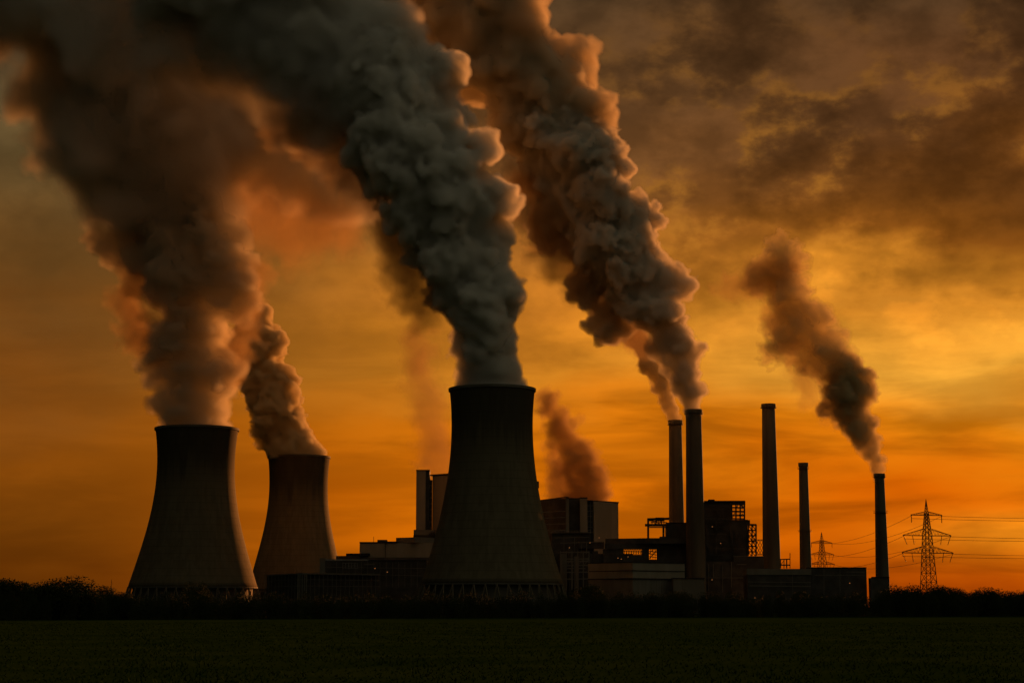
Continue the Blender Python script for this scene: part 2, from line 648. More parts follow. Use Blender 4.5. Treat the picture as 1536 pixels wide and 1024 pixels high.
T1, r1, z1 = cooling_tower(738, 1000, [(584, 64.4), (610, 62.4), (637, 61), (665, 61.5), (700, 65), (736, 70), (771, 76.5), (806, 85.5), (841, 95), (875, 105.5)],
                           "tall concrete cooling tower in the middle, standing in front of the boiler houses", 40)
T2, r2, z2 = cooling_tower(292, 1150, [(643, 61.6), (660, 59.5), (682, 58), (705, 57.5), (727, 58.5), (764, 64), (801, 72), (838, 82), (880, 95)],
                           "broad concrete cooling tower nearest the left end of the tree line", 40)
T3, r3, z3 = cooling_tower(447, 1500, [(685, 46), (705, 44.5), (727, 43.5), (753, 44.2), (783, 48.5), (820, 56.5), (864, 67), (886, 72)],
                           "smaller concrete cooling tower half hidden beside the broad one", 40)

# ------------------------------------------------------------------ plumes
M_clear = bpy.data.materials.new("thin_air")
M_clear.use_nodes = True
_q = NT(M_clear.node_tree)
_q.t.links.new(_q.n("ShaderNodeBsdfTransparent").outputs[0], _q.n("ShaderNodeOutputMaterial").inputs["Surface"])


def fog(name, albedo, density, body, solid=.04, band=6.0, voxel=1.15, aniso=0.0, step=1.6):
    return dict(fog=fog_mat(name, albedo, density, aniso, step), skin=skin_mat(name + "_skin", body, solid) if body else M_clear, band=band, voxel=voxel)


M_sm_grey = fog("dense_grey_smoke", (.96, .945, .875), .40, (.82, .785, .67), band=1.9, solid=.10, voxel=.9)
M_sm_shade = fog("dense_shaded_smoke", (.93, .91, .84), .18, (.66, .63, .54), band=5.0)  # grey smoke with the shadow over the plume's top put into its colour
M_sm_ash = fog("dense_ash_smoke", (.92, .89, .80), .40, (.66, .62, .50), band=1.7, solid=.10, voxel=.9)
M_sm_dusk = fog("dense_dark_smoke", (.86, .81, .67), .17, (.50, .45, .34), band=3.0, solid=.06)
M_sm_umber = fog("dense_umber_smoke", (.88, .81, .64), .17, (.58, .47, .32), band=2.6, solid=.07)
M_sm_brown = fog("brown_smoke", (.84, .76, .52), .34, (.36, .27, .16), band=1.4, solid=.07)
M_sm_tan = fog("thinning_brown_smoke", (.86, .77, .49), .125, (.40, .295, .16), band=2.0, solid=.06)


def plume(x, y, Y, label, group):
    return empty("smoke_plume", P(x, y, Y), label, "smoke plume", group)


DARK, DUSK, AMBER, UMBER = (.92, .90, .84), (.90, .88, .81), (.70, .50, .24), (.62, .46, .24)  # DARK and DUSK are toned down to imitate shade on the drifting clouds
GP = "plumes rising from the power station"


def soft_plume(name, path, Y, albedo, density, parent, seed=1, lean=0.0, skin=True, band=.28, **kw):
    """A part of a plume that thins out to nothing: path as in plume_mesh."""
    mr = max(r for _, _, r in path) * Y / FPX
    vx = max(1.0, mr * .036)
    mat = fog(name + "_fog", albedo, density, (.5, .42, .30) if skin else None, solid=.012, band=mr * band, voxel=1.2, step=2.5)
    return plume_mesh(name, [(x, y, r * 1.12) for x, y, r in path], Y, vx, mat, parent, seed=seed, lean=lean, jig=kw.get("jig", .8), rough=kw.get("rough", .6),
                      puffs=(4, 8), levels=1, size=.55)


# the tall middle tower
p1 = plume(738, 582, 1000, "dark grey billowing plume pouring from the tall middle cooling tower", GP)
plume_mesh("billowing_column", [(738, 592, 47), (738, 560, 51), (731, 520, 55), (716, 460, 65), (697, 400, 74), (680, 340, 88), (660, 280, 100),
                                (634, 225, 108), (604, 175, 108), (580, 150, 80)], 1000, 1.0, M_sm_grey, p1,
           seed=3, cut=z1 - 3, rough=.24, levels=2, extra=[(725, 225, 26, -15), (668, 110, 32, 0), (735, 300, 36, -10)])
plume_mesh("shaded_top", [(628, 200, 84), (590, 140, 112), (540, 85, 122), (480, 35, 126), (410, -10, 128), (340, -50, 128), (270, -90, 126)], 1012, 1.3, M_sm_shade, p1,
           seed=8, rough=.26, extra=[(470, 190, 46, 0), (350, 70, 56, 10)])  # this part's darker smoke colour stands in for shade
soft_plume("drifting_cloud", [(560, 150, 100), (490, 110, 130), (400, 60, 140), (300, 20, 120), (190, -10, 105), (80, -20, 95), (-70, -50, 105)], 1015, DARK, .075, p1,
           seed=5, lean=50, band=.16, rough=.5)
soft_plume("ragged_fringe", [(650, 480, 22), (620, 420, 34), (590, 350, 40), (548, 280, 46), (490, 230, 52), (430, 190, 48)], 1004, UMBER, .06, p1, seed=9, skin=False)
soft_plume("trailing_wisp", [(590, 350, 36), (604, 400, 34), (618, 450, 32), (632, 490, 22)], 1020, AMBER, .07, p1, seed=6, skin=False)

# the broad left tower
p2 = plume(294, 641, 1150, "brown plume rising from the broad left cooling tower and spreading into a dark cloud", GP)
plume_mesh("billowing_column", [(294, 648, 55), (293, 610, 60), (292, 560, 68), (292, 500, 74), (298, 440, 80), (302, 405, 84), (300, 385, 70)],
           1150, 1.15, M_sm_dusk, p2, seed=12, cut=z2 - 3, rough=.36, jig=.5,
           extra=[(348, 402, 40, 0), (325, 378, 48, 0), (278, 352, 56, 8), (222, 352, 52, 12), (180, 366, 36, 5), (152, 360, 24, 0), (205, 392, 26, -10)])
soft_plume("drifting_cloud", [(270, 345, 70), (262, 280, 110), (252, 210, 160), (215, 120, 180), (140, 30, 185), (30, -50, 185), (-80, -110, 185)], 1165, DUSK, .10, p2, seed=13, band=.14, rough=.5)
soft_plume("bridging_cloud", [(520, 260, 84), (450, 210, 110), (380, 160, 120), (300, 120, 120), (210, 90, 110)], 1185, DUSK, .080, p2, seed=18, band=.16, rough=.5)
soft_plume("sunlit_lobe", [(300, 300, 56), (400, 295, 72), (480, 315, 72), (512, 350, 56)], 1190, AMBER, .030, p2, seed=14)
soft_plume("ragged_edge", [(150, 200, 70), (95, 190, 56), (80, 235, 44), (150, 260, 56)], 1160, DUSK, .05, p2, seed=16)
soft_plume("trailing_wisp", [(230, 375, 34), (205, 420, 36), (190, 460, 36), (212, 500, 36), (240, 540, 28)], 1150, UMBER, .10, p2, seed=15, skin=False)
soft_plume("ragged_fringe", [(345, 560, 26), (372, 490, 24), (378, 440, 30), (385, 400, 26)], 1146, UMBER, .06, p2, seed=17, skin=False)

# the small tower beside it
p3 = plume(447, 684, 1500, "slender brown plume leaning left from the smaller cooling tower", GP)
plume_mesh("billowing_column", [(447, 692, 41), (438, 670, 43.4), (424, 640, 46.9), (408, 605, 46.2), (400, 570, 44), (394, 540, 39.6), (384, 505, 37.4), (378, 470, 33)], 1500, 1.3, M_sm_brown, p3,
           seed=21, cut=z3 - 3, puffs=(4, 9))

# chimneys
p4 = plume(1040, 613, 1200, "great dark plume streaming up and left from the thickest chimney", GP)
plume_mesh("billowing_column", [(1040, 622, 13), (1038, 605, 16), (1035, 590, 20), (1028, 560, 27), (1014, 520, 35), (992, 480, 40), (962, 440, 53), (934, 400, 64), (892, 350, 76),
                                (872, 300, 80), (848, 250, 76), (832, 205, 78)], 1200, .9, M_sm_ash, p4,
           seed=31, rough=.28, jig=.85, levels=2, extra=[(1014, 425, 26, 0), (950, 325, 36, 0), (918, 478, 32, 10), (842, 340, 40, 20)])
plume_mesh("spreading_top", [(840, 225, 66), (822, 190, 78), (800, 140, 90), (770, 90, 95), (738, 40, 103), (706, -20, 112), (665, -90, 120)], 1210, 1.4, M_sm_umber, p4,
           seed=35, rough=.28, levels=2, jig=.8, extra=[(876, 165, 44, -10), (846, 88, 40, 0), (892, 192, 30, -10), (750, 60, 60, -20)])
soft_plume("ragged_fringe", [(965, 520, 22), (915, 470, 38), (870, 410, 46), (825, 350, 50), (790, 280, 48)], 1204, UMBER, .08, p4, seed=34, skin=False)
p5 = plume(1013, 630, 1300, "thin amber plume curling from the slim chimney beside the thickest one", GP)
plume_mesh("billowing_column", [(1013, 638, 11), (1009, 618, 13), (998, 590, 17), (985, 560, 21), (968, 525, 23.1), (948, 490, 27.5), (925, 455, 33), (900, 420, 37.4)], 1300, .9, M_sm_brown, p5,
           seed=41, puffs=(4, 9), jig=.5)
p6 = plume(1318, 709, 1150, "brown tapering plume from the chimney nearest the pylon", GP)
plume_mesh("billowing_column", [(1318, 718, 9.5), (1314, 695, 13), (1305, 662, 20), (1284, 628, 30), (1275, 596, 38), (1262, 566, 34)], 1150, .8, M_sm_brown, p6,
           seed=51, jig=1.0, rough=.34, levels=2, extra=[(1290, 568, 20, 0), (1258, 610, 20, 0)])
plume_mesh("ragged_top", [(1262, 572, 32), (1238, 536, 45), (1212, 505, 43), (1188, 470, 52), (1170, 434, 44), (1158, 404, 44)], 1150, .9, M_sm_tan, p6,
           seed=57, jig=1.4, rough=.46, levels=2, extra=[(1184, 394, 26, 0), (1240, 478, 18, 0), (1136, 414, 24, 0), (1225, 520, 24, 0)])
soft_plume("trailing_wisp", [(1172, 410, 30), (1136, 418, 32), (1104, 429, 22), (1070, 437, 12)], 1150, UMBER, .07, p6, seed=52)
soft_plume("lower_wisp", [(1160, 470, 22), (1184, 520, 22), (1202, 562, 24), (1226, 600, 22), (1252, 632, 14)], 1158, UMBER, .05, p6, seed=53, jig=1.2, skin=False)

# vents of the boiler houses
p7 = plume(890, 750, 1290, "hazy brown plume leaving the boiler house roof right of the tall tower", GP)
soft_plume("drifting_column", [(886, 757, 30), (880, 722, 31), (866, 690, 32), (850, 660, 32), (840, 638, 28), (828, 612, 20), (816, 588, 14)], 1290, UMBER, .19, p7, seed=61, band=.22, jig=1.0)
soft_plume("low_puff", [(848, 752, 24), (844, 728, 27), (836, 704, 26), (828, 684, 18)], 1300, UMBER, .12, p7, seed=62)
p8 = plume(665, 715, 1290, "faint amber plume behind the left edge of the tall tower", GP)
soft_plume("drifting_column", [(664, 716, 22), (656, 685, 34), (646, 645, 38), (640, 600, 36), (628, 550, 32), (622, 500, 26)], 1290, UMBER, .04, p8, seed=71)
# ------------------------------------------------------------------ chimneys
M_chim = surf("grey_chimney_concrete", (.09, .08, .052), (.145, .125, .082), scale=.09, rough=.9, stretch=(1, 1, .15), bump=.1)
M_steel = surf("dark_painted_steel", (.035, .034, .028), (.06, .056, .045), scale=.5, rough=.6)
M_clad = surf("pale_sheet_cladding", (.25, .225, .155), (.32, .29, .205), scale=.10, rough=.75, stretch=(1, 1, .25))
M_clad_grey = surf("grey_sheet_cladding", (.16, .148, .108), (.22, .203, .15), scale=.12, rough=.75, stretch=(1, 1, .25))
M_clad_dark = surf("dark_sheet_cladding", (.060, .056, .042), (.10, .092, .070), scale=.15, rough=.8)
M_trim = surf("black_roof_trim", (.02, .02, .017), (.035, .033, .028), scale=.3, rough=.8)
M_glaz = surf("dusty_glazing", (.02, .024, .022), (.035, .038, .034), scale=.4, rough=.25, spec=.5)
M_rail = surf("galvanised_steel", (.26, .25, .21), (.34, .33, .28), scale=.6, rough=.6)
M_lamp = bpy.data.materials.new("sodium_lamp_glow")
M_lamp.use_nodes = True
_q = NT(M_lamp.node_tree)
_q.t.links.new(_q.n("ShaderNodeEmission", ins={"Color": (1.0, .36, .10), "Strength": 0.16}).outputs[0], _q.n("ShaderNodeOutputMaterial").inputs["Surface"])

GC = "chimneys of the power station"


def chimney(cx_t, y_t, w_t, cx_b, y_b, w_b, Y, label, rings=()):
    k = Y / FPX
    top, bot = P(cx_t, y_t, Y), P(cx_b, y_b, Y)
    X, H = bot.x, top.z
    r0, r1 = w_t * k / 2, w_b * k / 2
    slope = (r1 - r0) / (H - bot.z)
    rb = r0 + slope * H
    root = empty("chimney", (X, Y, 0), label, "chimney", GC)
    MB().lathe([(rb, 0), ((rb + r0) / 2, H / 2), (r0, H), (r0 - .5, H), (r0 - .5, H - 6)], 40).build("shaft", M_chim, root, smooth=True)
    MB().lathe([(r0 + .05, H - 2.6), (r0 + .50, H - 2.4), (r0 + .55, H + .35), (r0 - .3, H + .4)], 40).build("lip", M_conc_dark, root)
    for y in rings:
        z = P(cx_t, y, Y).z
        r = r0 + slope * (H - z)
        gal = MB().lathe([(r + .02, z), (r + 1.1, z + .02), (r + 1.1, z + .2), (r + .02, z + .22)], 32).build("gallery", M_steel, root)
        mb = MB()
        for i in range(16):
            a = 2 * math.pi * i / 16
            mb.bar((math.cos(a) * (r + 1.05), math.sin(a) * (r + 1.05), z + .2), (math.cos(a) * (r + 1.05), math.sin(a) * (r + 1.05), z + 1.4), .07)
        mb.lathe([(r + 1.0, z + 1.32), (r + 1.1, z + 1.32), (r + 1.1, z + 1.42), (r + 1.0, z + 1.42)], 32, close=True)
        mb.build("railing", M_steel, gal)
    mb = MB()                          # ladder up the near side
    a = -math.pi / 2 - .5
    for s in (-.3, .3):
        p0 = Vector((math.cos(a) * (rb + .25) + s, math.sin(a) * (rb + .25), 2))
        p1 = Vector((math.cos(a) * (r0 + .25) + s, math.sin(a) * (r0 + .25), H - 3))
        mb.bar(p0, p1, .09)
    for i in range(60):
        w = i / 59
        q = p0.lerp(p1, w)
        mb.bar((q.x - .6, q.y, q.z), (q.x, q.y, q.z), .05)
    mb.build("ladder", M_steel, root)
    return root


chimney(1012.8, 631, 19.2, 1015, 785, 23, 1300, "slim chimney partly behind the thickest one, trailing a thin amber plume", (637,))
chimney(1039.3, 615, 23.4, 1044, 860, 29.5, 1200, "thickest chimney, trailing the great dark plume", (621,))
chimney(1151.8, 606.5, 19.4, 1157.5, 840, 26.5, 1250, "tall smokeless chimney right of the open steel boiler frame", (612,))
chimney(1204.2, 694.5, 13, 1208.6, 852, 17.5, 1400, "short smokeless chimney just left of the far pylon", (703, 797))
chimney(1318, 711, 14, 1324, 875, 20.5, 1150, "chimney with a brown plume, standing just left of the near pylon", (715.5, 769))


# ------------------------------------------------------------------ buildings
class Bld:
    """A building whose pieces are set out in photo columns, depths and photo heights, then kept in metres."""

    def __init__(self, name, label, cx, Y, cat="building", group=None):
        self.root = empty(name, (P(cx, 850, Y).x, Y, 0), label, cat, group)
        self.o = self.root.location

    def px(self, x, y, Y):
        p = P(x, y, Y) - self.o
        return p

    def block(self, name, plan, y_top, y_bot, mat, parent=None, sloped=True):
        """plan: (photo x, depth) corners, anticlockwise from above; y_top measured at the first corner."""
        zt = P(plan[0][0], y_top, plan[0][1]).z
        zb = 0.0 if y_bot is None else P(plan[0][0], y_bot, plan[0][1]).z
        pts = []
        for x, Y in plan:
            q = self.px(x, (y_top + (y_bot or 905)) / 2, Y)
            pts.append((q.x, q.y))
        return MB().prism(pts, zb, zt).build(name, mat, parent or self.root)

    def rect(self, name, x0, x1, y_top, y_bot, Y, depth, mat, parent=None):
        a, b = self.px(x0, y_top, Y), self.px(x1, y_top, Y)
        zb = 0.0 if y_bot is None else P(x0, y_bot, Y).z
        return MB().box(a.x, b.x, a.y, a.y + depth, zb, a.z).build(name, mat, parent or self.root)

    def lines(self, name, segs, Y, w, mat, parent=None, dy=0.0):
        """segs: ((x, y), (x, y)) in photo pixels, bars at depth Y."""
        mb = MB()
        for s in segs:
            (xa, ya), (xb, yb) = s[0], s[1]
            ww = s[2] if len(s) > 2 else w
            mb.bar(self.px(xa, ya, Y + dy), self.px(xb, yb, Y + dy), ww)
        return mb.build(name, mat, parent or self.root)


GB = "tall boiler houses"
# left boiler house: stair tower, glazed strip, main block running behind the cooling tower
b = Bld("boiler_house", "boiler house with a narrow stair tower, showing left of the tall cooling tower", 650, 1240, group=GB)
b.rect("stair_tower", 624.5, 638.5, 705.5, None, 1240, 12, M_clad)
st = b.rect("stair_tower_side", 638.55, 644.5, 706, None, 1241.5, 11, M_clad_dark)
b.rect("glazed_strip", 638.55, 648.5, 719.5, None, 1246, 6, M_glaz)
fr = b.lines("glazing_bars", [((639, y), (648.4, y)) for y in range(728, 800, 9)], 1245.8, .28, M_clad_grey)
b.block("wall", [(648.4, 1244), (700, 1222), (740, 1260), (690, 1290)], 713.5, None, M_clad)
b.block("roof_edge", [(645.0, 1244.5), (700.3, 1221.4), (741, 1260), (690, 1291)], 711.5, 713.4, M_trim)
b.rect("stair_tower_cap", 624.0, 645.0, 704.2, 705.45, 1239.6, 13, M_trim)
b.rect("gallery", 620.5, 652, 794, 802, 1237, 4, M_clad_grey)
b.rect("lower_block", 620, 652, 802.1, None, 1238, 18, M_clad_dark)
b.lines("duct", [((640, 812), (646, 800)), ((646, 800), (652, 799)), ((640, 812), (640, 826))], 1236.4, 1.6, M_clad_dark)

# right boiler house
b = Bld("boiler_house", "boiler house with blank pale end wall, right of the tall cooling tower", 880, 1250, group=GB)
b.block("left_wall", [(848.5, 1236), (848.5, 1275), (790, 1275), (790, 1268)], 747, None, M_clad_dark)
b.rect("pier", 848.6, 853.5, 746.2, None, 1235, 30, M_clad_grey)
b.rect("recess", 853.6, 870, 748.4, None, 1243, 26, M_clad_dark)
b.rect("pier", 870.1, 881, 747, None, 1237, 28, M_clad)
b.rect("glazed_strip", 881.1, 891, 750.5, None, 1241, 26, M_glaz)
b.lines("glazing_bars", [((881.2, y), (890.9, y)) for y in range(758, 800, 8)] + [((886, 752), (886, 800))], 1240.8, .28, M_clad_grey)
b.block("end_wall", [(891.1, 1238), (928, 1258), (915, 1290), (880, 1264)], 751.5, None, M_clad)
b.block("roof_edge", [(881.2, 1236.2), (928.4, 1257.6), (915.3, 1291), (872, 1268)], 749.6, 751.4, M_trim)
b.lines("roof_edge", [((808, 750.5), (848, 745.5)), ((848, 745.5), (853.5, 745.8)), ((853.5, 747.6), (870, 747.4)), ((869.5, 746.4), (881.4, 746.4))], 1234.6, .8, M_trim)
b.lines("wall_bands", [((812, 768 + i * 9), (848, 766 + i * 9.5)) for i in range(4)], 1235.4, .5, M_clad_grey)
b.rect("gallery", 826, 886, 797.5, 799, 1222, 10, M_clad_grey)
b.rect("annexe", 828, 886, 799.05, None, 1224, 20, M_clad_dark)
b.rect("low_gallery", 868, 906, 812, 822, 1220, 10, M_clad_dark)
b.lines("railing", [((828, 796), (886, 795.2))] + [((828 + i * 4.8, 796), (828 + i * 4.8, 797.6)) for i in range(13)], 1221.6, .16, M_rail)
b.lines("pipework", [((832, 806), (884, 805)), ((840, 814), (905, 812.5), .5), ((862, 805), (862, 826)), ((846, 806), (846, 834)), ((880, 812), (880, 838), .5), ((872, 816), (872, 838))], 1219.6, .34, M_clad_grey)
for i, (x0, x1, y0) in enumerate(((842, 850, 830), (853, 858, 822), (861, 868, 834), (889, 897, 826))):
    b.rect("plant_box", x0, x1, y0, None, 1206 - i * 2, 6, (M_clad_grey, M_clad_dark)[i % 2])
b.lines("pipe_rack", [((840, y), (884, y - .6), .7) for y in (828, 838, 848, 858, 868)] + [((841 + i * 8.5, 826), (841 + i * 8.5, 884), .6) for i in range(6)] +
        [((841 + i * 8.5, 848), (849.5 + i * 8.5, 838), .3) for i in range(5)] + [((843, 842), (882, 841), .9), ((846, 852), (878, 852), .8), ((858, 841), (858, 884), .8)], 1196, .4, M_clad_grey)
b.rect("roof_hut", 800, 808.5, 721.5, 731, 1258, 6, M_clad_dark)
b.rect("lift_shaft", 799, 807, 731.1, None, 1258, 8, M_clad_dark)
b.rect("base_block", 840, 950, 830, None, 1215, 14, M_clad_dark)

# stepped bunker building left of the tower
b = Bld("bunker_building", "low stepped pale building between the small cooling tower and the tall one", 590, 1190)
b.rect("wall", 539.5, 578, 814.2, None, 1190, 30, M_clad)
b.rect("wall", 578.2, 650, 814.0, None, 1191, 30, M_clad)
b.rect("roof_edge", 539.2, 580, 812.2, 814.1, 1189.6, 31, M_trim)
b.rect("roof_edge", 580.1, 596, 811.4, 813.9, 1190.4, 31, M_trim)
b.block("penthouse", [(594, 1196), (622, 1188), (652, 1200), (620, 1215)], 806.0, 813.9, M_clad_grey)
b.rect("roof_box", 566, 580, 809, 812.1, 1195, 8, M_clad_dark)
b.lines("mast", [((560.5, 813), (560.5, 804.5))], 1192, .25, M_steel)
b.lines("downpipe", [((578, 814.5), (578, 836))], 1189.2, .3, M_trim)
b.rect("lower_wall", 505, 650, 835.5, None, 1186, 3.5, M_clad_dark)
b.block("step_roof", [(504, 1187), (540, 1184), (540, 1200), (512, 1205)], 833.2, 838, M_clad_dark)
b.block("step_roof", [(519, 1187), (552, 1184), (560, 1200), (528, 1205)], 829.5, 833.1, M_trim)

# dark workshop in front
b = Bld("workshop", "dark workshop with a pale end pier and a shiny roof edge", 560, 1120)
b.rect("end_pier", 479.5, 488, 836.5, None, 1119, 10, M_clad_grey)
b.rect("wall", 488.1, 640, 840.5, None, 1120, 22, M_clad_dark)
b.rect("roof_edge", 488.2, 552, 838.2, 840.4, 1119.4, 23, M_rail)
b.rect("roof_edge", 552.1, 640, 839.4, 840.4, 1119.5, 23, M_trim)
b.lines("wall_rails", [((488, 850), (640, 852)), ((500, 860), (640, 863)), ((546, 846), (562, 846), .5)], 1119.0, .25, M_clad_grey)
b.lines("pipework", [((505 + i * 9.3, 842), (505 + i * 9.3, 880)) for i in range(14)], 1118.8, .2, M_clad_grey)
b.lines("window_frames", [((514, 844 + i * 4), (536, 844 + i * 4)) for i in range(3)] + [((514 + i * 4.4, 844), (514 + i * 4.4, 852)) for i in range(6)], 1118.8, .18, M_rail)

M_shed = surf("dull_grey_steel", (.13, .125, .09), (.18, .17, .125), scale=.6, rough=.7)
# open-sided steel shed with posts, corner towards the camera
b = Bld("steel_framed_shed", "long steel-framed shed with close-set posts, in front of the small cooling tower", 455, 1050, cat="shed")
b.block("roof", [(453, 1050), (570, 1090), (548, 1130), (397.8, 1110)], 858.6, 860.6, M_shed)
b.block("back_wall", [(453, 1056), (568, 1094), (548, 1126), (400, 1112)], 861, None, M_clad_dark)


def between(a, b2, w):
    return tuple(p + (q - p) * w for p, q in zip(a, b2))


for side, (x1, Y1, n) in enumerate(((397.8, 1110, 11), (570, 1090, 18))):
    for i in range(1, n + 1):
        w = i / n
        x, Y = 453 + (x1 - 453) * w, 1050 + (Y1 - 1050) * w
        q = b.px(x, 866, Y)
        MB().bar((q.x, q.y - .3, 0), (q.x, q.y - .3, P(453, 860.6, 1050).z), .32).build("post", M_shed, b.root)
    for y in (868.5, 878):
        z = P(453, y, 1050).z
        qa, qb = b.px(453, y, 1050), b.px(x1, y, Y1)
        MB().bar((qa.x, qa.y - .4, z), (qb.x, qb.y - .4, z), .34).build("rail", M_shed, b.root)
for x in (447, 450, 453.4, 457, 460):
    q = b.px(x, 866, 1049.2)
    MB().bar((q.x, q.y, 0), (q.x, q.y, P(453, 859, 1050).z), .62).build("corner_post", M_shed, b.root)

# turbine hall
b = Bld("turbine_hall", "pale flat-roofed turbine hall with dark horizontal bands, left of the thickest chimney", 950, 1100)
b.block("upper_wall", [(949, 1100), (1027, 1128), (985, 1160), (882, 1130)], 843.2, 867, M_clad)
b.block("lower_wall", [(949.2, 1100.6), (1027, 1128.6), (985, 1159), (882.4, 1130)], 867.05, None, M_clad_grey)
for y0, y1 in ((842.2, 843.2), (854.6, 855.8), (866.4, 867.8)):
    b.block("band", [(949, 1099.5), (1027.4, 1127.8), (985, 1161), (881.6, 1130.2)], y0, y1, M_trim)
b.lines("panel_seams", [((1031.2 - 78 * .9 * i / 9, 869.5), (1031.2 - 78 * .9 * i / 9, 899)) for i in range(1, 9)], 1098, .12, M_clad_dark)
b.rect("loading_annexe", 1010, 1056.5, 867.5, None, 1108, 12, M_clad_grey)
b.rect("annexe_roof_edge", 1009.6, 1057, 866.2, 867.45, 1107.6, 13, M_trim)

# dark conveyor hall with openings to the sky
b = Bld("conveyor_hall", "long dark conveyor hall with a gantry on its roof and openings showing the sky", 955, 1210)
b.block("roof", [(972, 1206), (1060, 1204), (1060, 1218), (908, 1218)], 806.5, 815, M_clad_dark)
b.rect("roof_step", 990, 1060, 804.2, 812, 1212, 5, M_clad_dark)
b.rect("beam", 908, 1060, 814.8, 823.0, 1210, 8, M_clad_dark)
b.rect("wall", 905, 935, 822.9, None, 1211, 6.4, M_clad_dark)
b.rect("wall", 963.5, 973, 822.9, None, 1211, 6.4, M_clad_dark)
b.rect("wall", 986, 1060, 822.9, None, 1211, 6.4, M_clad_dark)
b.rect("sill_wall", 935.05, 963.45, 831.5, None, 1211, 6.4, M_clad_dark)
b.rect("sill_wall", 973.05, 985.95, 838.5, None, 1211, 6.4, M_clad_dark)
b.lines("lattice", [((935 + i * 3.6, 823), (935 + (i + .6) * 3.6, 831.6)) for i in range(8)] + [((935 + (i + .8) * 3.6, 823), (935 + i * 3.6, 831.6)) for i in range(8)] +
        [((935, 826.8), (963, 827.2), .6)], 1210.6, .42, M_steel)
b.lines("lattice", [((973 + i * 3.2, 823), (973 + i * 3.2, 839)) for i in range(5)] + [((973, y), (986, y + 2)) for y in (826, 830, 834)] + [((973, 838), (986, 824)), ((973, 830), (980, 824))], 1210.6, .5, M_steel)
ga = b.lines("gantry", [((971, 778.5), (1004, 777.5), 1.6), ((967.5, 787.2), (1004, 787.2), 1.7), ((972.2, 778), (972.2, 807), 1.3), ((995.2, 787), (995.2, 806), 1.3),
                        ((971, 780), (985, 781.5), .7), ((978, 787), (978, 779), .5), ((984, 787), (984, 776.5), .9), ((988, 787), (988, 777), .5), ((992, 787), (992, 777), .8), ((996, 787), (996, 777), .5),
                        ((978, 779), (984, 787), .4), ((984, 779), (988, 787), .4), ((988, 787), (992, 779), .4), ((974, 790.5), (1004, 790.5), .7), ((976, 783), (1000, 783), .5)], 1214, .5, M_steel)
b.rect("gantry_cabin", 983.5, 996, 775.6, 781, 1213.6, 4, M_clad_dark, ga)
b.rect("transfer_tower", 999.5, 1030, 784.5, 804.1, 1214, 10, M_clad_dark)
b.rect("transfer_roof", 1000, 1030, 783.2, 784.4, 1213.6, 11, M_trim)

# steel boiler frame
b = Bld("boiler_plant", "dark boiler structure of open steel grids and platforms, between two tall chimneys", 1095, 1220)
b.block("casing", [(1050, 1222), (1097, 1222), (1097, 1248), (1050, 1248)], 752, 779, M_clad_dark)
b.block("roof", [(1050, 1221), (1118, 1219.4), (1118, 1250), (1050, 1250)], 750.6, 752.9, M_trim)
b.rect("roof_vent", 1063, 1072, 748.6, 750.5, 1224, 4, M_trim)
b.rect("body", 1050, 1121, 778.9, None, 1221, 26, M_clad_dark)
b.lines("open_grid", [((1097.5 + i * 6.4, 754), (1097.5 + i * 6.4, 779), .95) for i in range(4)] + [((1097, 755 + i * 5.6), (1117.6, 755.4 + i * 5.6), .9) for i in range(5)] +
        [((1104, 762), (1108, 756), .5), ((1110, 756), (1116, 761), 1.0), ((1098, 777), (1103, 767), .35), ((1110, 775), (1114, 770), .5)], 1219.6, .6, M_steel)
b.lines("open_grid", [((1098 + i * 6.4, 755), (1098 + i * 6.4, 779), .5) for i in range(4)] + [((1097, 757 + i * 5.6), (1117, 757 + i * 5.6), .4) for i in range(4)], 1244, .5, M_steel)
rp = random.Random(4)
segs = []
for i in range(26):
    y = rp.uniform(757, 836)
    x0 = rp.uniform(1050, 1095)
    x1 = min(1121 if y > 780 else 1096, x0 + rp.uniform(10, 45))
    segs.append(((x0, y), (x1, y + (x1 - x0) * .012), rp.choice((.2, .3, .5, .8))))
for i in range(22):
    x = rp.uniform(1052, 1119)
    y0 = rp.uniform(757 if x < 1095 else 782, 815)
    segs.append(((x, y0), (x, min(840, y0 + rp.uniform(8, 40))), rp.choice((.2, .35, .6, 1.0))))
for i in range(7):
    x, y = rp.uniform(1054, 1105), rp.uniform(785, 822)
    segs.append(((x, y), (x + rp.uniform(6, 14), y + rp.uniform(-10, 10)), .3))
b.lines("platforms", segs, 1218.6, .34, M_clad_dark)
b.lines("handrails", [((1057, 777.2), (1096, 777.6)), ((1058, 800), (1090, 800.4)), ((1070, 822), (1118, 822.6))] + [((1060 + i * 6, 777), (1060 + i * 6, 779)) for i in range(6)], 1218.2, .16, M_clad_grey)
b.rect("side_platform", 1113, 1125, 779.5, 786, 1222, 10, M_clad_dark)
b.lines("side_frame", [((1121, 786.5), (1134.4, 786.8), 1.3), ((1134, 786), (1134, 833), 1.0), ((1128, 786), (1128, 833), .9), ((1122.5, 786), (1122.5, 833), .9)] +
        [((1121, 795 + i * 8), (1134.4, 795 + i * 8), .9) for i in range(5)] + [((1128, 787 + i * 8), (1134, 795 + i * 8), .5) for i in range(6)] + [((1128, 795 + i * 8), (1122.5, 787 + i * 8), .5) for i in range(6)] +
        [((1134, 800), (1128, 806), .8), ((1131, 806), (1131, 815), .8)], 1219.6, .5, M_steel)
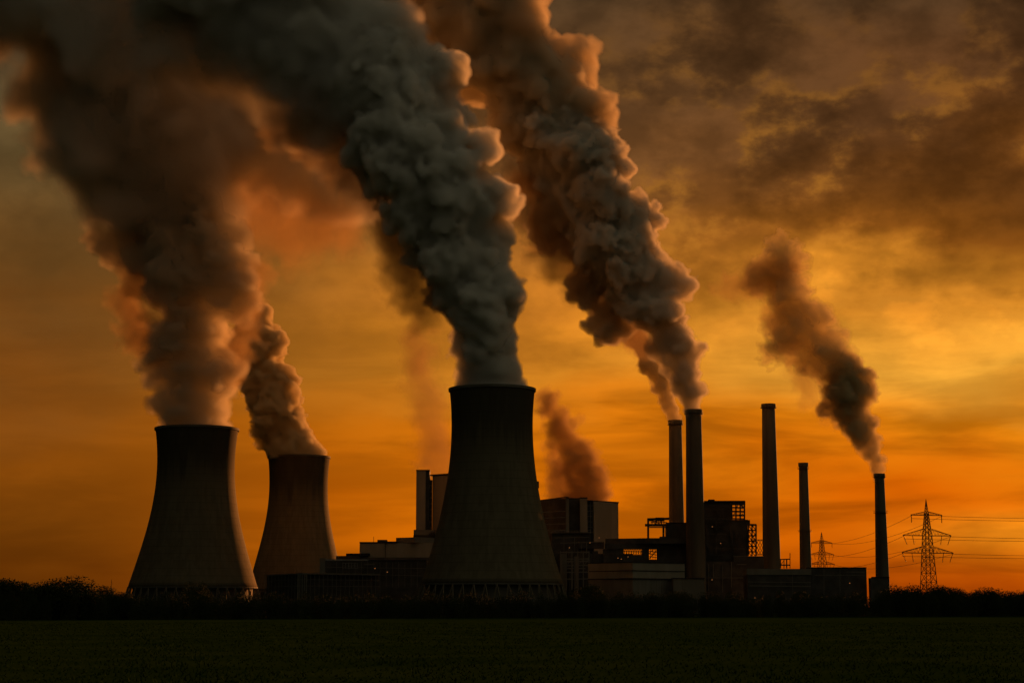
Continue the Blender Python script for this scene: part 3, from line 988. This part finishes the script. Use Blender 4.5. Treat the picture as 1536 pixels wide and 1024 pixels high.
b.lines("lattice_bridge", [((1134, 809.2), (1146, 809.2), .6), ((1134, 831.5), (1146, 831.5), .6)] + [((1134 + i * 4, 809), (1138 + i * 4, 817)) for i in range(3)] +
        [((1138 + i * 4, 809), (1134 + i * 4, 817)) for i in range(3)] + [((1134 + i * 4, 817), (1138 + i * 4, 825)) for i in range(3)] + [((1138 + i * 4, 817), (1134 + i * 4, 825)) for i in range(3)] +
        [((1134 + i * 4, 825), (1138 + i * 4, 832)) for i in range(3)] + [((1138 + i * 4, 825), (1134 + i * 4, 832)) for i in range(3)], 1226, .32, M_steel)
b.rect("plinth", 1100, 1146, 834.6, None, 1216, 4, M_clad_dark)
b.rect("plinth_edge", 1099.6, 1146, 833.4, 834.5, 1215.6, 5, M_clad_grey)
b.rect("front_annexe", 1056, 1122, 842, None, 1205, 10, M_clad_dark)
b.lines("pipework", [((1058, 866), (1120, 866), .4), ((1097, 842), (1097, 880), .5), ((1063, 845), (1063, 885), .4), ((1070, 845), (1070, 866), .3), ((1084, 848), (1084, 888), .4), ((1105, 846), (1120, 846), .4)], 1204, .3, M_clad_grey)

# low pump house on the right
b = Bld("pump_house", "long low building with a pale parapet below the short chimney", 1200, 1150)
b.rect("parapet", 1120, 1217, 852.6, 861.6, 1149.4, 22, M_clad_grey)
b.rect("wall", 1121, 1217, 861.65, None, 1150, 20, M_clad_dark)
b.rect("wall", 1217.1, 1299.5, 851.4, None, 1152, 22, M_clad_dark)
b.rect("roof_edge", 1217.1, 1300, 850.2, 851.35, 1151.6, 23, M_trim)
b.lines("wall_bands", [((1122, 872), (1217, 873)), ((1124, 878), (1216, 879), .5), ((1222, 862), (1298, 862), .3), ((1270, 857), (1297, 857.5), .4)], 1148.6, .3, M_clad_grey)
for x in (1189, 1236, 1260):
    b.lines("downpipe", [((x, 852 if x > 1200 else 862), (x, 891))], 1148.6, .2, M_clad_grey)
b.lines("roof_frame", [((1170, 838.6), (1185.4, 838), .7), ((1171, 838), (1171, 852), .5), ((1176, 838), (1176, 852), .5), ((1180, 838), (1180, 852), .7), ((1185, 829), (1185, 852), .45), ((1170, 847), (1185, 847), .8), ((1171, 847), (1176, 840), .3)], 1160, .5, M_steel)
b = Bld("gate_house", "small low block at the foot of the chimney nearest the pylon", 1318, 1140)
b.rect("wall", 1305.5, 1334, 866.2, None, 1138, 6, M_clad_dark)
b.rect("roof_edge", 1310, 1334, 864.4, 866.15, 1137.6, 7, M_trim)

# a lit lamp or two on the buildings
LAMPS = [(562.5, 852, 1118.3, "left lamp of two lit on the dark workshop wall"), (581, 857.4, 1118.3, "right lamp of two lit on the dark workshop wall"),
         (854, 821, 1219.2, "lit lamp low on the right boiler house, beside the cooling tower"), (885, 813.5, 1219.2, "lit lamp on the low gallery under the boiler house"), (899, 806, 1219.2, "lit lamp at the right end of the boiler house galleries"),
         (927, 836.5, 1210.2, "leftmost lit lamp under the conveyor hall opening"), (932, 838, 1210.2, "second lit lamp under the conveyor hall opening"), (942, 834.5, 1210.2, "lit lamp below the conveyor hall lattice"),
         (1068, 869, 1203.2, "lit lamp right of the foot of the thickest chimney"), (1068.5, 789.5, 1218.0, "lit lamp high on the dark boiler frame"), (1081, 814.5, 1218.0, "dim lit lamp halfway up the boiler frame"),
         (1274.5, 874, 1148.2, "lit lamp on the low pump house wall"), (1132.5, 896, 1148.0, "left lamp of two at the pump house foot"), (1143.5, 896.5, 1148.0, "right lamp of two at the pump house foot")]
for x, y, Y, lab in LAMPS:
    p = P(x, y, Y)
    r_ = empty("wall_lamp", p, lab, "lamp", "lit lamps on the works")
    MB().box(-.42, .42, 0, .8, -.30, .38).build("housing", M_steel, r_)
    MB().box(-.34, .34, -.08, -.004, -.24, .26).build("lens", M_lamp, r_)

# ------------------------------------------------------------------ pylons and lines
GPY = "lattice pylons of the power line"


def pylon(cx, Y, y_top, arms, widths, label, rot, w=.16):
    """arms: (photo y of the lower chord, half span px, height px); widths: (photo y, full body width px)."""
    k = Y / FPX
    X = P(cx, 850, Y).x
    root = empty("pylon", (X, Y, 0), label, "pylon", GPY, rz=rot)

    def z(y):
        return P(cx, y, Y).z
    fx = abs(math.cos(rot)) + abs(math.sin(rot))
    prof = [(z(y), ww * k / 2 / fx) for y, ww in widths]
    z1, w1 = prof[-1]
    z0_, w0_ = prof[-2]
    sl = (w1 - w0_) / (z0_ - z1)
    prof.append((0.0, w1 + sl * z1))
    prof = prof[::-1]

    def hw(zz):
        for (za, wa), (zb, wb) in zip(prof[:-1], prof[1:]):
            if zz <= zb:
                return wa + (wb - wa) * (zz - za) / (zb - za)
        return prof[-1][1]
    zt = prof[-1][0]
    cs = ((-1, -1), (1, -1), (1, 1), (-1, 1))
    zs = [0.0]
    while zs[-1] < zt - .8:
        zs.append(min(zt, zs[-1] + max(1.6, 1.55 * hw(zs[-1]))))
    for sx_, sy_ in cs:
        mb = MB()
        for (za, wa), (zb, wb) in zip(prof[:-1], prof[1:]):
            mb.bar((sx_ * wa, sy_ * wa, za), (sx_ * wb, sy_ * wb, zb), w * 1.6)
        mb.build("leg", M_steel, root)
    mb = MB()
    for za, zb in zip(zs[:-1], zs[1:]):
        a, b_ = hw(za), hw(zb)
        for i in range(4):
            p, q = cs[i], cs[(i + 1) % 4]
            mb.bar((p[0] * a, p[1] * a, za), (q[0] * b_, q[1] * b_, zb), w)
            mb.bar((q[0] * a, q[1] * a, za), (p[0] * b_, p[1] * b_, zb), w)
            mb.bar((p[0] * b_, p[1] * b_, zb), (q[0] * b_, q[1] * b_, zb), w)
    mb.build("bracing", M_steel, root)
    za = z(y_top)
    mb = MB()
    for p in cs:
        mb.bar((p[0] * hw(zt), p[1] * hw(zt), zt), (0, 0, za), w * 1.3, w)
    for i in range(1, 5):
        f = i / 5
        ww = hw(zt) * (1 - f)
        zz = zt + (za - zt) * f
        for j in range(4):
            p, q = cs[j], cs[(j + 1) % 4]
            w0 = hw(zt) * (1 - (i - 1) / 5)
            mb.bar((p[0] * w0, p[1] * w0, zt + (za - zt) * (i - 1) / 5), (q[0] * ww, q[1] * ww, zz), w * .8)
    mb.build("peak", M_steel, root)
    tips = []
    for ai, (y, hs, hp) in enumerate(arms):
        zc = z(y)
        L = hs * k / max(.3, math.cos(rot))
        zh = z(y - hp)
        b_, bh = hw(zc), hw(zh)
        mb = MB()
        for s in (-1, 1):
            tip = Vector((s * L, 0, zc))
            for yy in (-1, 1):
                mb.bar((s * b_, yy * b_, zc), tip, w * 1.9)
                mb.bar((s * bh, yy * bh, zh), tip + Vector((0, 0, .25)), w * 1.3)
                n = 6
                for i in range(n):
                    f, g2 = i / n, (i + .5) / n
                    lo_ = Vector((s * b_, yy * b_, zc)).lerp(tip, f)
                    up = Vector((s * bh, yy * bh, zh)).lerp(tip, g2)
                    lo2 = Vector((s * b_, yy * b_, zc)).lerp(tip, (i + 1) / n)
                    mb.bar(lo_, up, w * .55)
                    mb.bar(up, lo2, w * .55)
            mb.bar((s * b_, -b_, zc), (s * b_, b_, zc), w)
        arm = mb.build("cross_arm", M_steel, root)
        for s in (-1, 1):
            for f in ((1.0,) if ai == 0 else (1.0, .55)):
                ax = s * (b_ + (L - b_) * f) - (s * .3 if f == 1.0 else 0)
                mb = MB()
                dz = 3.6 if ai == 0 else 4.4
                dx = 0 if ai == 0 else -s * (1.8 if f == 1.0 else .8)
                n = 8
                for i in range(n):
                    c0 = Vector((ax + dx * i / n, 0, zc - .1 - dz * i / n))
                    c1 = Vector((ax + dx * (i + 1) / n, 0, zc - .1 - dz * (i + 1) / n))
                    mb.bar(c0, c0.lerp(c1, .55), w * (2.4 if ai == 0 else 1.5), n=6)
                    mb.bar(c0.lerp(c1, .5), c1, w * 1.0)
                mb.build("insulator", M_steel, arm)
                tips.append((ai, s, f, root.matrix_basis @ Vector((ax, 0, zc - .35))))
    return root, tips


bpy.context.view_layer.update()
PY1, tips1 = pylon(1392.3, 900, 748, [(772.5, 25, 5.5), (803, 38.5, 10.5), (829, 41, 10)], [(769, 5.2), (803, 12.5), (829, 15.8), (878, 22)],
                   "tall near pylon on the right, rising above the trees", R(16), w=.17)
PY2, tips2 = pylon(1233.5, 1480, 797.5, [(814, 17, 4), (831.5, 19.5, 4.5), (846, 20, 4.5)], [(811, 5.0), (831, 9.0), (846, 13), (866, 17)],
                   "faint far pylon behind the low pump house, beside the short chimney", R(24), w=.17)
GW = "wires of the power line"


def wire(a, b_, sag, label, r=.066, n=28):
    mb = MB()
    pts = []
    for i in range(n + 1):
        f = i / n
        p = a.lerp(b_, f)
        p.z -= 4 * sag * f * (1 - f)
        pts.append(p)
    o_ = pts[0].copy()
    for p, q in zip(pts[:-1], pts[1:]):
        mb.bar(p - o_, q - o_, r * 2, n=5)
    o = mb.build("wire", M_steel, loc=o_)
    tag(o, label, "wire", GW)


# wires right of the near pylon run on to the next pylon out of the frame
GO = Vector((175, 25, .5))
NAMES = {0: "top", 1: "middle", 2: "lowest"}
far = {(a, s, f): p for a, s, f, p in tips2}
for ai, s, f, p in tips1:
    if f < 1.0:
        continue
    hand = "left" if s < 0 else "right"
    q = p + Vector((0, 0, -1.3 if s < 0 else 0))
    wire(q, q + GO, 1.2, "wire running right from the %s end of the near pylon's %s arm" % (hand, NAMES[ai]))
    wire(p, far[(ai, s, f)], 5.0, "sagging wire between the two pylons, from the %s end of the %s arm" % (hand, NAMES[ai]))
# ------------------------------------------------------------------ trees and hedge
M_leaf = surf("dark_leaves", (.030, .042, .012), (.055, .066, .022), scale=.6, rough=.9, spec=.05)
M_bark = surf("bark", (.035, .030, .022), (.06, .05, .036), scale=1.5, rough=.95)


def crown_mesh(seed, w, h, z0, lobes, n_leaf, leaf):
    """A crown of leaf faces filling a handful of lobes: w wide, from z0 up to h."""
    rs = np.random.RandomState(seed)
    cen = []
    for i in range(lobes):
        a = rs.uniform(0, 2 * math.pi)
        q = math.sqrt(rs.uniform(0, 1)) * .62
        zz = z0 + (h - z0) * (.22 + .62 * rs.uniform() * (1 - .45 * q))
        rr = (h - z0) * rs.uniform(.28, .38)
        cen.append((math.cos(a) * q * w / 2, math.sin(a) * q * w / 2, min(zz, h - rr), rr * min(1.5, w / (h - z0) * .9)))
    cen.append((0, 0, z0 + (h - z0) * .45, min(w, h - z0) * .40))
    cen = np.array(cen)
    wt = cen[:, 3] ** 2
    k = rs.choice(len(cen), n_leaf, p=wt / wt.sum())
    dv = rs.normal(size=(n_leaf, 3))
    dv /= np.linalg.norm(dv, axis=1, keepdims=True)
    rad = rs.uniform(.30, 1.0, n_leaf) ** .5 * rs.uniform(.95, 1.05, n_leaf)
    c = cen[k, :3] + dv * (cen[k, 3] * rad)[:, None]
    c[:, 2] = np.maximum(c[:, 2], .005)
    a = rs.normal(size=(n_leaf, 3))
    a /= np.linalg.norm(a, axis=1, keepdims=True)
    b = np.cross(a, rs.normal(size=(n_leaf, 3)))
    b /= np.linalg.norm(b, axis=1, keepdims=True)
    s = leaf * rs.uniform(.6, 1.3, n_leaf)
    v = np.stack([c - a * s[:, None], c - b * s[:, None] * .6, c + a * s[:, None], c + b * s[:, None] * .6], axis=1).reshape(-1, 3)
    me = bpy.data.meshes.new("crown")
    me.from_pydata(v.tolist(), [], np.arange(n_leaf * 4).reshape(-1, 4).tolist())
    me.materials.append(M_leaf)
    return me


def trunk_mesh(seed, h, r):
    rs = random.Random(seed)
    mb = MB()
    mb.bar((0, 0, -.2), (.1, 0, h * .45), r * 2, r * 1.4, n=8)
    for i in range(6):
        a = rs.uniform(0, 6.28)
        z0 = h * rs.uniform(.28, .45)
        q = Vector((math.cos(a) * h * .22, math.sin(a) * h * .22, z0 + h * rs.uniform(.2, .38)))
        mb.bar((.05, 0, z0), q, r * 1.0, r * .35, n=6)
    me = bpy.data.meshes.new("trunk")
    me.from_pydata(mb.v, [], mb.f)
    me.materials.append(M_bark)
    return me


TREES = [(crown_mesh(100 + i, 1.15 + .12 * (i % 3), 1.0, .02, 12, 13000, .020), trunk_mesh(i, 1.0, .022)) for i in range(5)]
SHRUBS = [(crown_mesh(200 + i, 1.9 + .3 * (i % 3), 1.0, -.12, 10, 4200, .036), trunk_mesh(20 + i, .8, .018)) for i in range(5)]


def plant(kind, x, y_top, Y, wpx, label, cat, group, i, rot):
    p = P(x, y_top, Y)
    h = p.z
    cm, tm = (TREES if kind == "tree" else SHRUBS)[i % 5]
    root = empty("broadleaf_tree" if kind == "tree" else "hedge_shrub", (p.x, Y, 0), label, cat, group, rz=rot)
    wm = wpx * Y / FPX
    dims = max(q.co.x for q in cm.vertices) - min(q.co.x for q in cm.vertices)
    sxy = wm / dims
    for nm, me in (("crown", cm), ("trunk", tm)):
        o = bpy.data.objects.new(nm, me)
        C.objects.link(o)
        o.parent = root
        o.scale = (sxy, sxy, h) if nm == "crown" else (h, h, h)
    return root


def hedge_Y(x):
    return 455 + (700 - 455) * x / 1536.0


rt = random.Random(5)
GT, GH = "trees along the field edge", "shrubs of the hedge along the field"
BIG = [(14, 866.5, 66, "rounded dark tree at the far left end of the tree line"), (44, 875, 34, "low dark tree between the two big leftmost crowns"),
       (68, 870, 52, "left flank of the great domed clump near the left end"), (92, 862.5, 72, "great domed dark crown, the highest of the left tree group"),
       (113, 871, 46, "right flank of the great domed clump near the left end"), (-6, 869, 50, "dark tree cut by the left edge of the picture"), (124, 878, 28, "small tree leaning on the right of the great domed crown"),
       (155, 878, 48, "low rounded tree beside the bare mast on the left"), (181, 887, 30, "small tree at the foot of the broad left cooling tower"),
       (295, 872, 34, "dark rounded tree in front of the broad left cooling tower"), (885, 876, 46, "dark rounded tree in front of the turbine hall's left corner"), (1018, 886, 34, "round dark tree in front of the loading annexe"),
       (1205, 885, 34, "round dark tree below the short chimney"), (1350, 876, 40, "dark tree just right of the chimney nearest the pylon"), (1376, 875, 44, "broad dark tree left of the near pylon's foot"),
       (1408, 877, 44, "dark tree covering the near pylon's foot"), (1434, 882, 34, "lower dark tree right of the near pylon"), (1462, 884, 34, "small dark tree in the dip of the right tree line"),
       (1490, 879.5, 42, "highest dark crown near the right end of the tree line"), (1514, 886, 34, "low dark tree right of the highest right crown"), (1534, 888, 30, "dark tree at the right end of the tree line")]
for i, (x, y, w, lab) in enumerate(BIG):
    plant("tree", x, y, hedge_Y(x) + 12 + rt.uniform(0, 10), w * 1.34, lab, "tree", GT, i, rt.uniform(0, 6.28))
x = -90.0
i = 0
while x < 1640:
    y = 896 + rt.uniform(-7, 4)
    if x < 190:
        y = 892 + rt.uniform(-4, 4)
    if x > 1335:
        y = 889 + rt.uniform(-3, 4)
    w = rt.uniform(26, 44)
    plant("shrub", x, y, hedge_Y(x) + rt.uniform(0, 14), w, "dark bushy shrub in the long hedge between the field and the power station", "shrub", GH, i, rt.uniform(0, 6.28))
    x += rt.uniform(9, 15)
    i += 1
m_ = empty("bare_mast", (P(167, 880, 520).x, 520, 0), "thin bare mast poking up from the left tree line", "mast")
hm = P(167, 868.5, 520).z
MB().bar((0, 0, 0), (0, 0, hm), .16, .06, n=6).build("pole", M_steel, m_)
MB().bar((-.35, 0, hm - 1.5), (.35, 0, hm - 1.2), .05).bar((-.25, 0, hm - .8), (.25, 0, hm - .6), .05).build("aerial", M_steel, m_)

# ------------------------------------------------------------------ the crop in the near field
M_blade = surf("grass_blades", (.016, .037, .004), (.026, .050, .008), scale=.15, rough=1.0, spec=0)
rs = np.random.RandomState(9)
n = 36000
Yb = 62 + (rs.uniform(0, 1, n) ** 1.7) * 330
Xb = rs.uniform(-1, 1, n) * (Yb * .31 + 6)
hb = rs.uniform(.06, .18, n) * (1 + .5 * np.sin(Xb * .5 + Yb * .11) * .5)
wb = .02 + Yb * .00022
an = rs.uniform(0, math.pi, n)
lx, ly = rs.normal(size=n) * .10, rs.normal(size=n) * .10
v = np.empty((n, 3, 3))
v[:, 0] = np.stack([Xb - np.cos(an) * wb, Yb - np.sin(an) * wb, np.zeros(n)], 1)
v[:, 1] = np.stack([Xb + np.cos(an) * wb, Yb + np.sin(an) * wb, np.zeros(n)], 1)
v[:, 2] = np.stack([Xb + lx, Yb + ly, hb], 1)
me = bpy.data.meshes.new("grass")
me.vertices.add(n * 3)
me.vertices.foreach_set("co", v.ravel())
me.loops.add(n * 3)
me.loops.foreach_set("vertex_index", np.arange(n * 3, dtype=np.int32))
me.polygons.add(n)
me.polygons.foreach_set("loop_start", np.arange(0, n * 3, 3, dtype=np.int32))
me.polygons.foreach_set("loop_total", np.full(n, 3, np.int32))
me.update(calc_edges=True)
me.materials.append(M_blade)
gr = bpy.data.objects.new("grass", me)
C.objects.link(gr)
tag(gr, kind="stuff")
